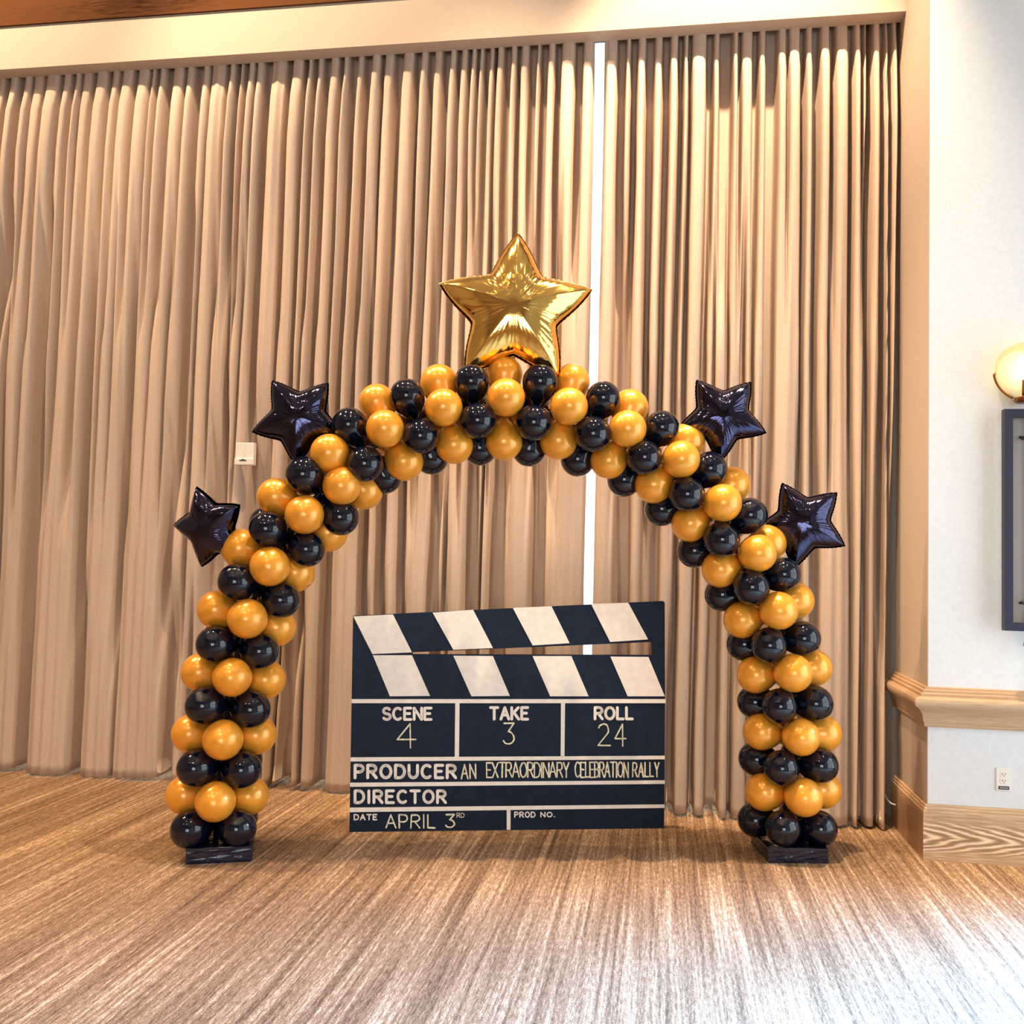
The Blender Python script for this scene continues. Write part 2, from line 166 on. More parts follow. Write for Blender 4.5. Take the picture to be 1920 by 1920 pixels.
def oak_mat(name, lo, hi, along='X', wave=6.0, dist=7.0, rough=0.45, contrast=(0.35,0.65), stretch=0.12):
    m,nt,p=new_mat(name); L=nt.links
    tc=nt.nodes.new('ShaderNodeTexCoord'); mp=nt.nodes.new('ShaderNodeMapping')
    mp.inputs['Scale'].default_value={'X':(stretch,1,1),'Y':(1,stretch,1),'Z':(1,1,stretch)}[along]
    L.new(tc.outputs['Object'],mp.inputs['Vector'])
    n0=nt.nodes.new('ShaderNodeTexNoise'); n0.inputs['Scale'].default_value=2.2; n0.inputs['Detail'].default_value=1.5
    L.new(mp.outputs[0],n0.inputs['Vector'])
    mul=nt.nodes.new('ShaderNodeMath'); mul.operation='MULTIPLY'; mul.inputs[1].default_value=dist*wave; L.new(n0.outputs[0],mul.inputs[0])
    sn=nt.nodes.new('ShaderNodeMath'); sn.operation='SINE'; L.new(mul.outputs[0],sn.inputs[0])
    mp2=nt.nodes.new('ShaderNodeMapping'); s2=0.04
    mp2.inputs['Scale'].default_value={'X':(s2*260,260,260),'Y':(260,s2*260,260),'Z':(260,260,s2*260)}[along]
    L.new(tc.outputs['Object'],mp2.inputs['Vector'])
    n1=nt.nodes.new('ShaderNodeTexNoise'); n1.inputs['Scale'].default_value=1; n1.inputs['Detail'].default_value=3; L.new(mp2.outputs[0],n1.inputs['Vector'])
    ma=nt.nodes.new('ShaderNodeMath'); ma.operation='MULTIPLY_ADD'; ma.inputs[1].default_value=0.28; ma.inputs[2].default_value=0.5; L.new(sn.outputs[0],ma.inputs[0])
    ad=nt.nodes.new('ShaderNodeMath'); ad.operation='MULTIPLY_ADD'; ad.inputs[1].default_value=0.7; L.new(n1.outputs[0],ad.inputs[0])
    sb=nt.nodes.new('ShaderNodeMath'); sb.operation='SUBTRACT'; sb.inputs[1].default_value=0.35; L.new(ma.outputs[0],sb.inputs[0]); L.new(sb.outputs[0],ad.inputs[2])
    r=nt.nodes.new('ShaderNodeValToRGB'); L.new(ad.outputs[0],r.inputs[0])
    r.color_ramp.elements[0].position=contrast[0]; r.color_ramp.elements[1].position=contrast[1]
    r.color_ramp.elements[0].color=(*lo,1); r.color_ramp.elements[1].color=(*hi,1)
    L.new(r.outputs[0],p.inputs['Base Color']); p.inputs['Roughness'].default_value=rough
    b=nt.nodes.new('ShaderNodeBump'); b.inputs['Strength'].default_value=0.25; b.inputs['Distance'].default_value=0.003
    L.new(ad.outputs[0],b.inputs['Height']); L.new(b.outputs[0],p.inputs['Normal'])
    return m
def cathedral_mat(name, x0, zc):
    m,nt,p=new_mat(name); L=nt.links
    def mt(op,a,b=None,c=None):
        n=nt.nodes.new('ShaderNodeMath'); n.operation=op
        for k,w in enumerate((a,b,c)):
            if w is None: continue
            if isinstance(w,(int,float)): n.inputs[k].default_value=w
            else: L.new(w,n.inputs[k])
        return n.outputs[0]
    tc=nt.nodes.new('ShaderNodeTexCoord'); sp=nt.nodes.new('ShaderNodeSeparateXYZ'); L.new(tc.outputs['Object'],sp.inputs[0])
    mp=nt.nodes.new('ShaderNodeMapping'); mp.inputs['Scale'].default_value=(5,5,30); L.new(tc.outputs['Object'],mp.inputs['Vector'])
    n0=nt.nodes.new('ShaderNodeTexNoise'); n0.inputs['Scale'].default_value=1.0; n0.inputs['Detail'].default_value=3; L.new(mp.outputs[0],n0.inputs['Vector'])
    dz=mt('SUBTRACT',sp.outputs[2],zc); dz=mt('MULTIPLY_ADD',mt('SUBTRACT',n0.outputs[0],0.5),0.035,dz)
    az=mt('ABSOLUTE',dz)
    ring=mt('ADD',mt('SUBTRACT',sp.outputs[0],x0),mt('MULTIPLY',mt('POWER',az,1.2),8.0))
    w=mt('SINE',mt('MULTIPLY',ring,2*math.pi/0.125))
    env=mt('SUBTRACT',1.0,mt('SMOOTH_MIN',mt('POWER',mt('DIVIDE',az,0.08),4.0),1.0,0.1))
    mp2=nt.nodes.new('ShaderNodeMapping'); mp2.inputs['Scale'].default_value=(9,9,230); L.new(tc.outputs['Object'],mp2.inputs['Vector'])
    n1=nt.nodes.new('ShaderNodeTexNoise'); n1.inputs['Scale'].default_value=1.0; n1.inputs['Detail'].default_value=4; L.new(mp2.outputs[0],n1.inputs['Vector'])
    tot=mt('ADD',mt('MULTIPLY_ADD',n1.outputs[0],0.6,0.2),mt('MULTIPLY',mt('MULTIPLY',w,env),0.26))
    r=nt.nodes.new('ShaderNodeValToRGB'); L.new(tot,r.inputs[0]); e=r.color_ramp.elements
    e[0].position=0.25; e[0].color=(0.30,0.18,0.095,1); e[1].position=0.75; e[1].color=(0.85,0.68,0.47,1)
    q=e.new(0.5); q.color=(0.50,0.33,0.19,1)
    L.new(r.outputs[0],p.inputs['Base Color']); p.inputs['Roughness'].default_value=0.45
    return m
def emis(name,col,st):
    m,nt,p=new_mat(name); p.inputs['Base Color'].default_value=(*col,1)
    p.inputs['Emission Color'].default_value=(*col,1); p.inputs['Emission Strength'].default_value=st; return m

M_wall = pmat('wall_white_day_tint', (0.72,0.76,0.79), 0.75, vary=(40,0.03), bump=(120,0.25,0.002))  # off-white paint, with cool daylight partly put into its colour
M_beige = pmat('recess_cream_lamp_tint', (0.54,0.435,0.345), 0.75, vary=(40,0.03), bump=(120,0.25,0.002))  # cream paint; part of its warmth is lamplight mixed into the colour
M_ceiling = pmat('ceiling_paint', (0.62,0.55,0.46), 0.85)
M_carpet = streak_mat('striated_carpet', [(0.22,(0.085,0.047,0.023)),(0.42,(0.215,0.124,0.064)),(0.58,(0.325,0.198,0.11)),(0.78,(0.66,0.47,0.30))],
    [((60,1.1,1),5,0.85),((24,0.55,1),4,0.55),((120,22,1),4,0.75),((7,0.35,1),2,0.30),((0.9,0.5,1),2,0.22)], 0.95, (180,0.75), 0.006, 0.5)
M_curtain = streak_mat('curtain_linen', [(0.25,(0.46,0.355,0.275)),(0.5,(0.58,0.452,0.355)),(0.75,(0.67,0.535,0.43))],
    [((90,90,4),3,0.25),((150,150,150),3,0.6)], 0.9, (500,0.35), 0.001, 0.3, 0.15)
M_curtain2 = M_curtain
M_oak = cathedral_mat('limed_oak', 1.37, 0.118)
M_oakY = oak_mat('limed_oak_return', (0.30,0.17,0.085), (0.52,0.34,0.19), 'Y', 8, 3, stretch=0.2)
M_rail = oak_mat('oak_rail', (0.42,0.27,0.15), (0.60,0.43,0.275), 'X', 3, 2, 0.35, stretch=0.06)
M_beam = oak_mat('walnut_beam', (0.03,0.010,0.003), (0.13,0.050,0.016), 'X', 6, 3, 0.9, stretch=0.1)
M_beam.node_tree.nodes['Principled BSDF'].inputs['Specular IOR Level'].default_value = 0.1
M_frame = pmat('dark_bronze_window_frame', (0.05,0.045,0.04), 0.4, 0.5)
M_glass,_nt,_p = new_mat('window_glass'); _p.inputs['Transmission Weight'].default_value=1; _p.inputs['Roughness'].default_value=0.0; _p.inputs['IOR'].default_value=1.01
M_gold = pmat('pearl_gold_latex', (0.94,0.40,0.035), 0.30, 0.25, 0.55, vary=(30,0.06), coat_rough=0.16)
M_black = pmat('glossy_black_latex', (0.002,0.004,0.014), 0.06, 0.0, 0.25, spec=0.45, coat_rough=0.02)
M_goldfoil = pmat('gold_foil', (1.0,0.66,0.19), 0.11, 1.0, bump=(5,0.35,0.02))
M_blackfoil = pmat('black_foil', (0.052,0.050,0.095), 0.08, 1.0, bump=(6,0.35,0.02))
M_wrap = pmat('black_plastic_wrap', (0.004,0.006,0.02), 0.16, 0.0, 0.3, bump=(14,0.7,0.02))
M_tape = pmat('black_plastic_band', (0.006,0.009,0.03), 0.10, 0.0, 0.5, bump=(30,0.6,0.01))
M_pole = pmat('dark_arch_pole', (0.015,0.015,0.02), 0.4, 0.6)
M_navy = pmat('chalkboard_navy_black', (0.004,0.011,0.030), 0.5, spec=0.22, vary=(18,0.35), bump=(60,0.15,0.001))
M_white = pmat('white_board_paint', (0.88,0.84,0.78), 0.6, vary=(25,0.06))
M_chalk = pmat('yellowish_chalk', (0.80,0.77,0.58), 0.9, vary=(60,0.25))
M_iron = pmat('dark_blue_iron', (0.022,0.022,0.045), 0.45, 0.3)
M_brass = pmat('dark_brass', (0.30,0.13,0.05), 0.3, 1.0)
M_pewter = pmat('grey_backplate', (0.40,0.37,0.33), 0.4, 0.3)
M_globe,_nt,_p = new_mat('clear_globe_glass'); _p.inputs['Transmission Weight'].default_value=1; _p.inputs['Roughness'].default_value=0.02; _p.inputs['IOR'].default_value=1.06; _p.inputs['Base Color'].default_value=(1,0.93,0.75,1)
M_bulb = emis('warm_bulb', (1.0,0.72,0.36), 30)
M_disc = emis('downlight_lens', (1.0,0.78,0.52), 70)
M_plastic = pmat('white_plastic', (0.82,0.79,0.74), 0.35)
M_slot = pmat('dark_slot', (0.06,0.045,0.035), 0.5)
M_stick = pmat('black_sticker', (0.01,0.01,0.012), 0.35)
M_grey = pmat('pale_sticker_print', (0.55,0.53,0.52), 0.5)
M_cable = pmat('white_cable', (0.75,0.76,0.78), 0.4)
M_pave = pmat('pale_paving', (0.55,0.55,0.53), 0.9)

# ------------------------------------------------------------------ room shell
XJ=1.3624; YW=5.182; YH=5.674; ZH=4.752
XL=-7.6; XR=3.9; YB=-6.2; YO=6.12
v,f=boxes([(XL,XR,YB,YO,-0.1,0)]); struct('floor',v,f,M_carpet)
v,f=boxes([(XL,XR,YB,YO+0.2,CEIL,CEIL+0.12)]); struct('ceiling',v,f,M_ceiling)
v,f=boxes([(XL-0.15,XL,YB,YO+0.2,0,CEIL)]); struct('wall_left',v,f,M_beige)
# right-hand piece of the far wall, whose left end returns to the curtain recess
v,f=boxes([(XJ+0.004,XR,YW,YO,0,CEIL)]); struct('wall_far',v,f,M_wall)
v,f=boxes([(XJ,XJ+0.004,YW+0.002,YO,0,CEIL)]); struct('wall_return',v,f,M_beige)
# header over the curtain recess
v,f=boxes([(XL,XJ,YH,YH+0.12,ZH,CEIL),(XL,XJ,YH+0.12,YO,5.05,5.15)]); struct('wall_header',v,f,M_beige)
v,f=boxes([(XL,XJ,YO,YO+0.2,5.05,CEIL),(XJ-0.4,XJ,YO-0.02,YO+0.2,0,5.05)]); struct('wall_outer',v,f,M_beige)
# glazed wall behind the curtains
win=empty('window_1',((XL+XJ)/2,YO+0.05,0)); win['kind']='structure'
wx=win.location.x
n=7; W=(XJ-0.4-XL)
v,f=boxes([(XL-wx+i*W/n-0.035,XL-wx+i*W/n+0.035,-0.05,0.05,0,5.05) for i in range(n+1)]+[(XL-wx,XJ-0.4-wx,-0.05,0.05,0,0.07),(XL-wx,XJ-0.4-wx,-0.05,0.05,4.98,5.05)])
link('window_frame',mesh('window_frame',v,f),M_frame,win)
for i in range(n):
    v,f=boxes([(XL-wx+i*W/n+0.035,XL-wx+(i+1)*W/n-0.035,-0.005,0.005,0.07,4.98)]); link('window_pane',mesh('window_pane',v,f),M_glass,win)
v,f=boxes([(XL-3,XJ+3,YO+0.25,YO+14,-0.14,-0.1)]); struct('ground_terrace',v,f,M_pave)
# side wall with its window opening; rear wall with its window opening
def wall_open(name, axis, pos, th, a0,a1, o0,o1, oz0,oz1, mat):
    L=[(a0,o0,0,CEIL),(o1,a1,0,CEIL),(o0,o1,0,oz0),(o0,o1,oz1,CEIL)]
    bx=[]
    for (s,e,z0,z1) in L:
        if e-s<1e-4 or z1-z0<1e-4: continue
        bx.append((pos,pos+th,s,e,z0,z1) if axis=='X' else (s,e,pos,pos+th,z0,z1))
    v,f=boxes(bx); return struct(name,v,f,mat)
wall_open('wall_right','X',XR,0.18,YB,YW,1.0,4.75,0.05,3.7,M_wall)
wall_open('wall_back','Y',YB-0.18,0.18,XL,XR,-1.0,2.7,0.4,3.4,M_beige)
def frame_grid(name, axis, pos, o0,o1,z0,z1,nv,nh,t=0.05):
    bx=[]
    for i in range(nv+1):
        c=o0+(o1-o0)*i/nv; bx.append((c-t/2,c+t/2,z0,z1))
    for j in range(nh+1):
        c=z0+(z1-z0)*j/nh; bx.append((o0,o1,c-t/2,c+t/2))
    v,f=boxes([((pos,pos+0.06,a,b,c,d) if axis=='X' else (a,b,pos,pos+0.06,c,d)) for a,b,c,d in bx])
    return struct(name,v,f,M_frame)
frame_grid('window_2','X',XR+0.06,1.0,4.75,0.05,3.7,3,2)
frame_grid('window_3','Y',YB-0.12,-1.0,2.7,0.4,3.4,3,2)

# wooden beam along the header top
v,f=boxes([(XL,XJ,YH-0.010,YH-0.001,5.05,5.55),(XL,XJ,YH-0.014,YH-0.010,5.052,5.075)]); struct('trim_1',v,f,M_beam)

# baseboard with stepped cap, mitred round the corner of the recess
BB=[(0,0),(0.024,0),(0.024,0.245),(0.019,0.252),(0.019,0.260),(0.013,0.268),(0.013,0.276),(0.006,0.282),(0,0.282)]
def prof_far(p): return extrude_profile(p,[(XJ,YW,-1,-1),(XR,YW,0,-1)])
def prof_ret(p): return extrude_profile(p,[(XJ,5.87,-1,0),(XJ,YW,-1,-1)])
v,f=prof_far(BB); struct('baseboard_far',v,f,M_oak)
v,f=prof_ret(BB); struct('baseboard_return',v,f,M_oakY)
CR=[(0,0.672),(0.016,0.675),(0.020,0.684),(0.018,0.692),(0.024,0.70),(0.028,0.722),(0.035,0.745),(0.048,0.765),(0.062,0.776),(0.072,0.784),(0.078,0.796),(0.079,0.810),(0.074,0.822),(0.060,0.830),(0.044,0.833),(0.042,0.846),(0.030,0.851),(0.028,0.862),(0.016,0.866),(0.012,0.876),(0,0.878)]
v,f=prof_far(CR); struct('trim_2',v,f,M_rail,True)
v,f=prof_ret(CR); struct('trim_3',v,f,M_rail,True)
for nm in ('trim_2','trim_3'):
    me=bpy.data.objects[nm].data
    me.set_sharp_from_angle(angle=math.radians(35))

# ------------------------------------------------------------------ curtains
LV=D['fold_levels']   # [z, [[x0,x1],...]] from high to low
def fill_range(iv, lo, hi, seed):
    rr=random.Random(seed); out=[list(p) for p in iv]
    x=min(p[0] for p in out)
    while x>lo:
        g=rr.uniform(0.035,0.05); w=rr.uniform(0.04,0.075); out.insert(0,[x-g-w,x-g]); x-=g+w
    return out
STEP=0.004; X0=-7.58; X1=1.352
NX=int((X1-X0)/STEP)+1
def profile(iv, seed, sig):
    rr=random.Random(seed); h=[0.0]*NX
    for a,b in iv:
        off=rr.uniform(-0.10,0.06); w=b-a; n_r=max(1,round(w/0.07))
        for i in range(max(0,int((a-X0)/STEP)), min(NX,int((b-X0)/STEP)+1)):
            t=(X0+i*STEP-a)/w
            if 0<=t<=1:
                r=1-0.16*abs(2*t-1)**3
                if n_r>1: r-=0.07*(0.5-0.5*math.cos(2*math.pi*t*n_r))
                r-=0.05*t
                h[i]=max(h[i],r+off)
    k=[math.exp(-0.5*(j*STEP/sig)**2) for j in range(-6,7)]; s=sum(k); o=[]
    for i in range(NX):
        o.append(sum(h[min(NX-1,max(0,i+j-6))]*k[j] for j in range(13))/s)
    return o
SEED=[5,5,5,5]
P=[profile(fill_range(lv[1],X0,0,3+i),SEED[i],0.0045 if i<2 else 0.007) for i,lv in enumerate(LV)]
ZL=[lv[0] for lv in LV]
def depth(i,z):
    zz=min(ZL[0],max(ZL[-1],z))
    for k in range(3):
        if ZL[k]>=zz>=ZL[k+1]:
            t=(ZL[k]-zz)/(ZL[k]-ZL[k+1]); t=t*t*(3-2*t); return P[k][i]*(1-t)+P[k+1][i]*t
    return P[-1][i]
ZS=[4.95,4.80,4.75,4.70,4.62,4.55,4.5,4.2,3.9,3.5,3.1,2.85,2.7,2.5,2.3,2.0,1.8,1.6,1.44,1.3,1.1,0.9,0.7,0.5,0.3,0.15,0.06,0.0]
def cpos(x,z,i):
    t=max(0,min(1,(4.8-z)/4.8))
    k_=max(0,min(1,(4.74-z)/0.4)); k_=k_*k_*(3-2*k_); amp=0.10+0.105*k_
    y=5.830-0.070*t-0.01*k_ - (depth(i,z)-0.5)*amp
    y+=0.012*math.sin(x*5.1+z*0.7)*t+0.006*math.sin(x*13+z*2.1)*t
    return y
def curtain(name, xa_top, xa_bot, xb_top, xb_bot, label, hem, yoff=0.0, hem_wave=0.012, flap=True, curl=True):
    cols=[i for i in range(NX)]
    v=[];f=[]
    nx=max(8,int(abs(xb_top-xa_top)/STEP)); fl=9 if flap else 0
    for r,z in enumerate(ZS):
        t=(4.8-z)/4.8; xa=xa_top+(xa_bot-xa_top)*t; xb=xb_top+(xb_bot-xb_top)*t
        for c in range(-fl,nx+1):
            x=xa+(xb-xa)*c/nx; i=min(NX-1,max(0,int(round((x-X0)/STEP))))
            y=cpos(x,z,i)+yoff
            edge=max(0,min(c,nx-c))*STEP; back=5.985-0.05*t
            if edge<0.014:
                k2=(1-edge/0.014)**2
                deep=flap if c<nx/2 else curl
                y=y*(1-k2)+(back-(0.012 if c>nx/2 else 0))*k2 if deep else y+0.012*k2
            if c<0: y=back+0.004
            zz=z
            if z<0.2:
                hh=hem+hem_wave*math.sin(x*7.3)*0.6+0.022*(0.9-depth(i,z))
                zz=hh+(z/0.2)*(0.2-hh) if z>0 else hh
            v.append((x,y,zz))
    nx+=fl; w=nx+1
    for r in range(len(ZS)-1):
        for c in range(nx): f.append((r*w+c,(r+1)*w+c,(r+1)*w+c+1,r*w+c+1))
    # folded-over hem thickness behind the cloth
    base=len(v); r=len(ZS)-1
    for c in range(nx+1):
        x,y,z=v[r*w+c]; v.append((x,y+0.004,z)); 
    for c in range(nx+1):
        x,y,z=v[(r-2)*w+c]; v.append((x,y+0.004,z))
    for c in range(nx):
        f.append((r*w+c,base+c,base+c+1,r*w+c+1)); f.append((base+c,base+w+c,base+w+c+1,base+c+1))
    me=mesh(name,[(p[0]-xa_top,p[1]-5.75,p[2]) for p in v],f)
    o=link(name,me,M_curtain,None,True); o.location=(xa_top,5.75,0)
    tag(o,label,'curtain','floor-length curtain panels across the window wall'); return o
S=D['seams']; g0,g1=D['gap'][0],D['gap'][1]
curtain('curtain',X0+0.01,X0+0.01,S[0]-0.006,S[1]-0.006,'widest beige pleated curtain panel, running off the left edge of the picture',0.012,flap=False)
curtain('curtain',S[0]+0.002,S[1]+0.002,S[2]-0.012,S[3]-0.014,'narrow beige curtain panel behind the upper left black star and the small wall box',0.012,0.006)
curtain('curtain',S[2]+0.004,S[3]+0.004,S[4]-0.003,S[5]-0.003,'beige curtain panel behind the left half of the balloon arch opening',0.02,0.004)
curtain('curtain',S[4]+0.002,S[5]+0.002,D['gap'][0],D['gap'][4]-0.004,'beige curtain panel behind the gold star, left of the bright daylight gap',0.012,curl=False)
curtain('curtain',D['gap'][1],D['gap'][5]+0.004,S[6]-0.010,S[7]-0.008,'brightly lit beige curtain panel right of the daylight gap',0.012,flap=False)
curtain('curtain',S[6]+0.003,S[7]+0.003,X1,X1-0.085,'narrowest beige curtain panel, tucked against the right-hand return wall',0.01,0.004,curl=False)
# curtain track
v,f=boxes([(XL,XJ,5.79,5.91,4.955,4.985)]); struct('trim_4',v,f,M_plastic)

# ------------------------------------------------------------------ balloon arch
CEN=[Vector(c) for c in D['centres']]
arch=empty('balloon_arch',((CEN[0].x+CEN[-1].x)/2,(CEN[0].y+CEN[-1].y)/2,0))
tag(arch,'tall free-standing arch spiralled with gold and black balloons around the clapperboard','balloon arch')
AO=Vector(arch.location)
def balloon_mesh(name,R,neck):
    prof=[]
    n=14
    for i in range(n+1):
        a=math.pi*i/n*0.62
        prof.append((R*math.sin(a),R*1.0*math.cos(a)))
    r_,z_=prof[-1]
    m_=8
    for j in range(1,m_+1):
        k=j/m_
        prof.append((r_*(1-k)+0.012*k+0.018*math.sin(math.pi*k)*(1-k),z_-(neck-abs(z_))*k))
    prof.append((0.0001,prof[-1][1]))
    prof[0]=(0.0001,R*1.0)
    v,f=lathe(prof,28); me=mesh(name,v,f)
    me.polygons.foreach_set('use_smooth',[True]*len(me.polygons)); return me
MB=balloon_mesh('balloon_black',0.090,0.15); MB.materials.append(M_black)
MG=balloon_mesh('balloon_gold',0.0955,0.15); MG.materials.append(M_gold)
rb=random.Random(11)
for i,x,y,z in D['balloons']:
    p=Vector((x,y,z)); c=CEN[i]
    gold=(i%2==1)
    o=link('balloon',MG if gold else MB,None,arch)
    d=(p-c).normalized()
    o.rotation_mode='QUATERNION'; o.rotation_quaternion=d.to_track_quat('Z','Y')
    s=1+rb.uniform(-0.02,0.02); o.scale=(s,s,s)
    o.location=p-AO
    o['label']='pearly gold latex balloon' if gold else 'glossy black latex balloon'
pts=[CEN[0]*1.0]; pts[0]=Vector((CEN[0].x,CEN[0].y,0.07)); pts+=CEN[1:-1]; pts.append(Vector((CEN[-1].x,CEN[-1].y,0.07)))
v,f=tube([p-AO for p in pts],0.014,10); link('frame_pole',mesh('frame_pole',v,f),M_pole,arch,True)
def base(cx,cy,rz,label):
    B=link('base_block',bpy.data.meshes.new('base_block'),None,arch)
    bm=bmesh.new(); vs=[bm.verts.new(p) for p in boxv(-0.15,0.15,-0.15,0.15,0,0.074)]
    for q in BOXF: bm.faces.new([vs[i] for i in q])
    bmesh.ops.subdivide_edges(bm,edges=bm.edges[:],cuts=5,use_grid_fill=True)
    rr=random.Random(label)
    for vv in bm.verts:
        if vv.co.z>0.001: vv.co+=Vector((rr.uniform(-1,1),rr.uniform(-1,1),rr.uniform(-1,1)))*0.0022
    bm.to_mesh(B.data); bm.free(); B.data.materials.append(M_wrap)
    B.location=Vector((cx,cy,0))-AO; B.rotation_euler=(0,0,rz); B['label']=label
    for z0 in (0.012,0.040,0.066):
        v,f=boxes([(-0.153,0.153,-0.153,0.153,z0-0.003,z0+0.007)])
        link('wrap_band',mesh('wrap_band',v,f),M_tape,B)
base(-2.127,4.446,math.radians(22),'black plastic-wrapped weight block under the left foot')
base(0.668,5.105,math.radians(11),'black plastic-wrapped weight block under the right foot')

# ------------------------------------------------------------------ foil stars
def star_mesh(name,R,ri,H,rot,pin=2.0,K=5,NT=30,NA=24):
    v=[];f=[];n=K*NA*2
    def rad(th):
        a=(th%(2*math.pi/K)); half=math.pi/K
        q=abs(a-half)/half         # 0 at the notch, 1 at the tip
        return ri+(R-ri)*(0.10*q+0.90*q**1.75)
    for sgn in (1,-1):
        for j in range(NT+1):
            t=j/NT
            for i in range(n):
                th=2*math.pi*i/n; rr=rad(th)
                a=(th%(2*math.pi/K)); q=abs(a-math.pi/K)/(math.pi/K)
                loc=0.62+0.38*(1-q)
                h=H*max(0,1-t**2.3)**0.52*(1-0.36*q*t*t)
                # crinkles fanning in from the welded seam
                cr=0.016*H*math.sin(i*math.pi*2/n*K*9+1.7*math.sin(i*0.37))*(t**3)*(1-t)*6*(0.25+(1-q))
                x=rr*t*math.cos(th+rot); y=rr*t*math.sin(th+rot)
                v.append((x,y,sgn*(h+cr)+0.0))
        b=(0 if sgn==1 else (NT+1)*n)
        for j in range(NT):
            for i in range(n):
                k=(i+1)%n
                q=(b+j*n+i,b+j*n+k,b+(j+1)*n+k,b+(j+1)*n+i)
                f.append(q[::-1] if sgn==1 else q)
    # flat welded rim
    b1=NT*n; base_=len(v)
    for i in range(n):
        th=2*math.pi*i/n; rr=rad(th)+0.007+0.0022*math.sin(i*2.3)
        v.append((rr*math.cos(th+rot),rr*math.sin(th+rot),0.0015*math.sin(i*1.9)))
    for i in range(n):
        k=(i+1)%n; f.append((b1+i,b1+k,base_+k,base_+i)[::-1])
    me=mesh(name,v,f)
    bm=bmesh.new(); bm.from_mesh(me); bmesh.ops.remove_doubles(bm,verts=bm.verts[:],dist=1e-5)
    bmesh.ops.recalc_face_normals(bm,faces=bm.faces[:]); bm.to_mesh(me); bm.free()
    return me
def star(loc, R, ri, H, rot_deg, yaw, pitch, mat, label, roll=0):
    """yaw: turns the face left (-) or right (+) of -Y; pitch: up"""
    me=star_mesh('foil_star_balloon',R,ri,H,math.radians(rot_deg))
    o=link('foil_star_balloon',me,mat,None,True)
    nrm=Vector((math.sin(math.radians(yaw))*math.cos(math.radians(pitch)),-math.cos(math.radians(yaw))*math.cos(math.radians(pitch)),math.sin(math.radians(pitch))))
    up=Vector((0,0,1)); xx=up.cross(nrm).normalized(); yy=nrm.cross(xx)
    m=Matrix.Identity(4)
    for i in range(3): m[i][0]=xx[i]; m[i][1]=yy[i]; m[i][2]=nrm[i]; m[i][3]=loc[i]
    o.matrix_world=m
    tag(o,label,'balloon'); return o
star((-0.775,4.76,2.765),0.415,0.232,0.135,90-1.0,9,2,M_goldfoil,'large shiny gold foil star balloon crowning the top of the arch')
SG='black foil star balloons on the outside of the arch'
star((-1.825,4.50,2.165),0.235,0.138,0.085,54,14,4,M_blackfoil,'upper left black foil star balloon beside the small wall box')['group']=SG
star((-2.225,4.40,1.605),0.212,0.13,0.09,33,-8,-14,M_blackfoil,'lower left black foil star balloon turned partly away')['group']=SG
star((0.296,5.00,2.25),0.235,0.138,0.085,54-2,2,4,M_blackfoil,'upper right black foil star balloon, nearest the gold star on that side')['group']=SG
star((0.722,5.11,1.705),0.235,0.138,0.085,44,-4,4,M_blackfoil,'lower right black foil star balloon tilted to one side')['group']=SG

# ------------------------------------------------------------------ clapperboard
G=D['board']
P0=Vector((-1.635,4.935,0)); P1=Vector((0.034,5.417,0)); td=(P1-P0).normalized(); nb=Vector((td.y,-td.x,0))
ln=math.radians(2); up=Vector((0,0,1))*math.cos(ln)-nb*math.sin(ln); nn=td.cross(up)
cb=empty('clapperboard',P0)
m=Matrix.Identity(4)
for i in range(3): m[i][0]=td[i]; m[i][1]=up[i]; m[i][2]=nn[i]; m[i][3]=P0[i]
cb.matrix_world=m
tag(cb,'oversized black and white film clapperboard prop standing on the carpet under the arch','clapperboard')
def prism(name, loops, z0, z1, mat, parent, bottom=True):
    pts=[p for l in loops for p in l]
    tris=tessellate_polygon([[Vector((p[0],p[1],0)) for p in l] for l in loops])
    n=len(pts); v=[(p[0],p[1],z1) for p in pts]+[(p[0],p[1],z0) for p in pts]
    f=[]
    for t in tris:
        a,b,c=[Vector((*pts[i],0)) for i in t]
        t=tuple(t) if (b-a).cross(c-a).z>0 else tuple(t)[::-1]
        f.append(t); f.append(tuple(i+n for i in t[::-1]))
    k=0
    for l in loops:
        m_=len(l)
        for i in range(m_):
            a=k+i; b=k+(i+1)%m_; f.append((a,b,b+n,a+n))
        k+=m_
    me=mesh(name,v,f)
    bm=bmesh.new(); bm.from_mesh(me); bmesh.ops.recalc_face_normals(bm,faces=bm.faces[:]); bm.to_mesh(me); bm.free()
    return link(name,me,mat,parent)
out=[list(p) for p in G['outer']]; out[0][1]=0.0; out[1][1]=0.0
prism('board',[out,G['hole']],-0.022,0,M_navy,cb)
for i,q in enumerate(G['stripes']):
    prism('upper_stripe' if i<4 else 'lower_stripe',[q],0,0.004,M_white,cb)
for q in G['lines']:
    prism('divider_line',[q],0,0.0045,M_white,cb)
for x0 in (0.35,1.35):
    v,f=boxes([(x0-0.02,x0+0.02,0.0,0.9,-0.042,-0.022)]); link('back_batten',mesh('back_batten',v,f),M_navy,cb)
    v,f=boxes([(x0-0.02,x0+0.02,0.0,0.03,-0.30,-0.04)]); link('support_foot',mesh('support_foot',v,f),M_navy,cb)
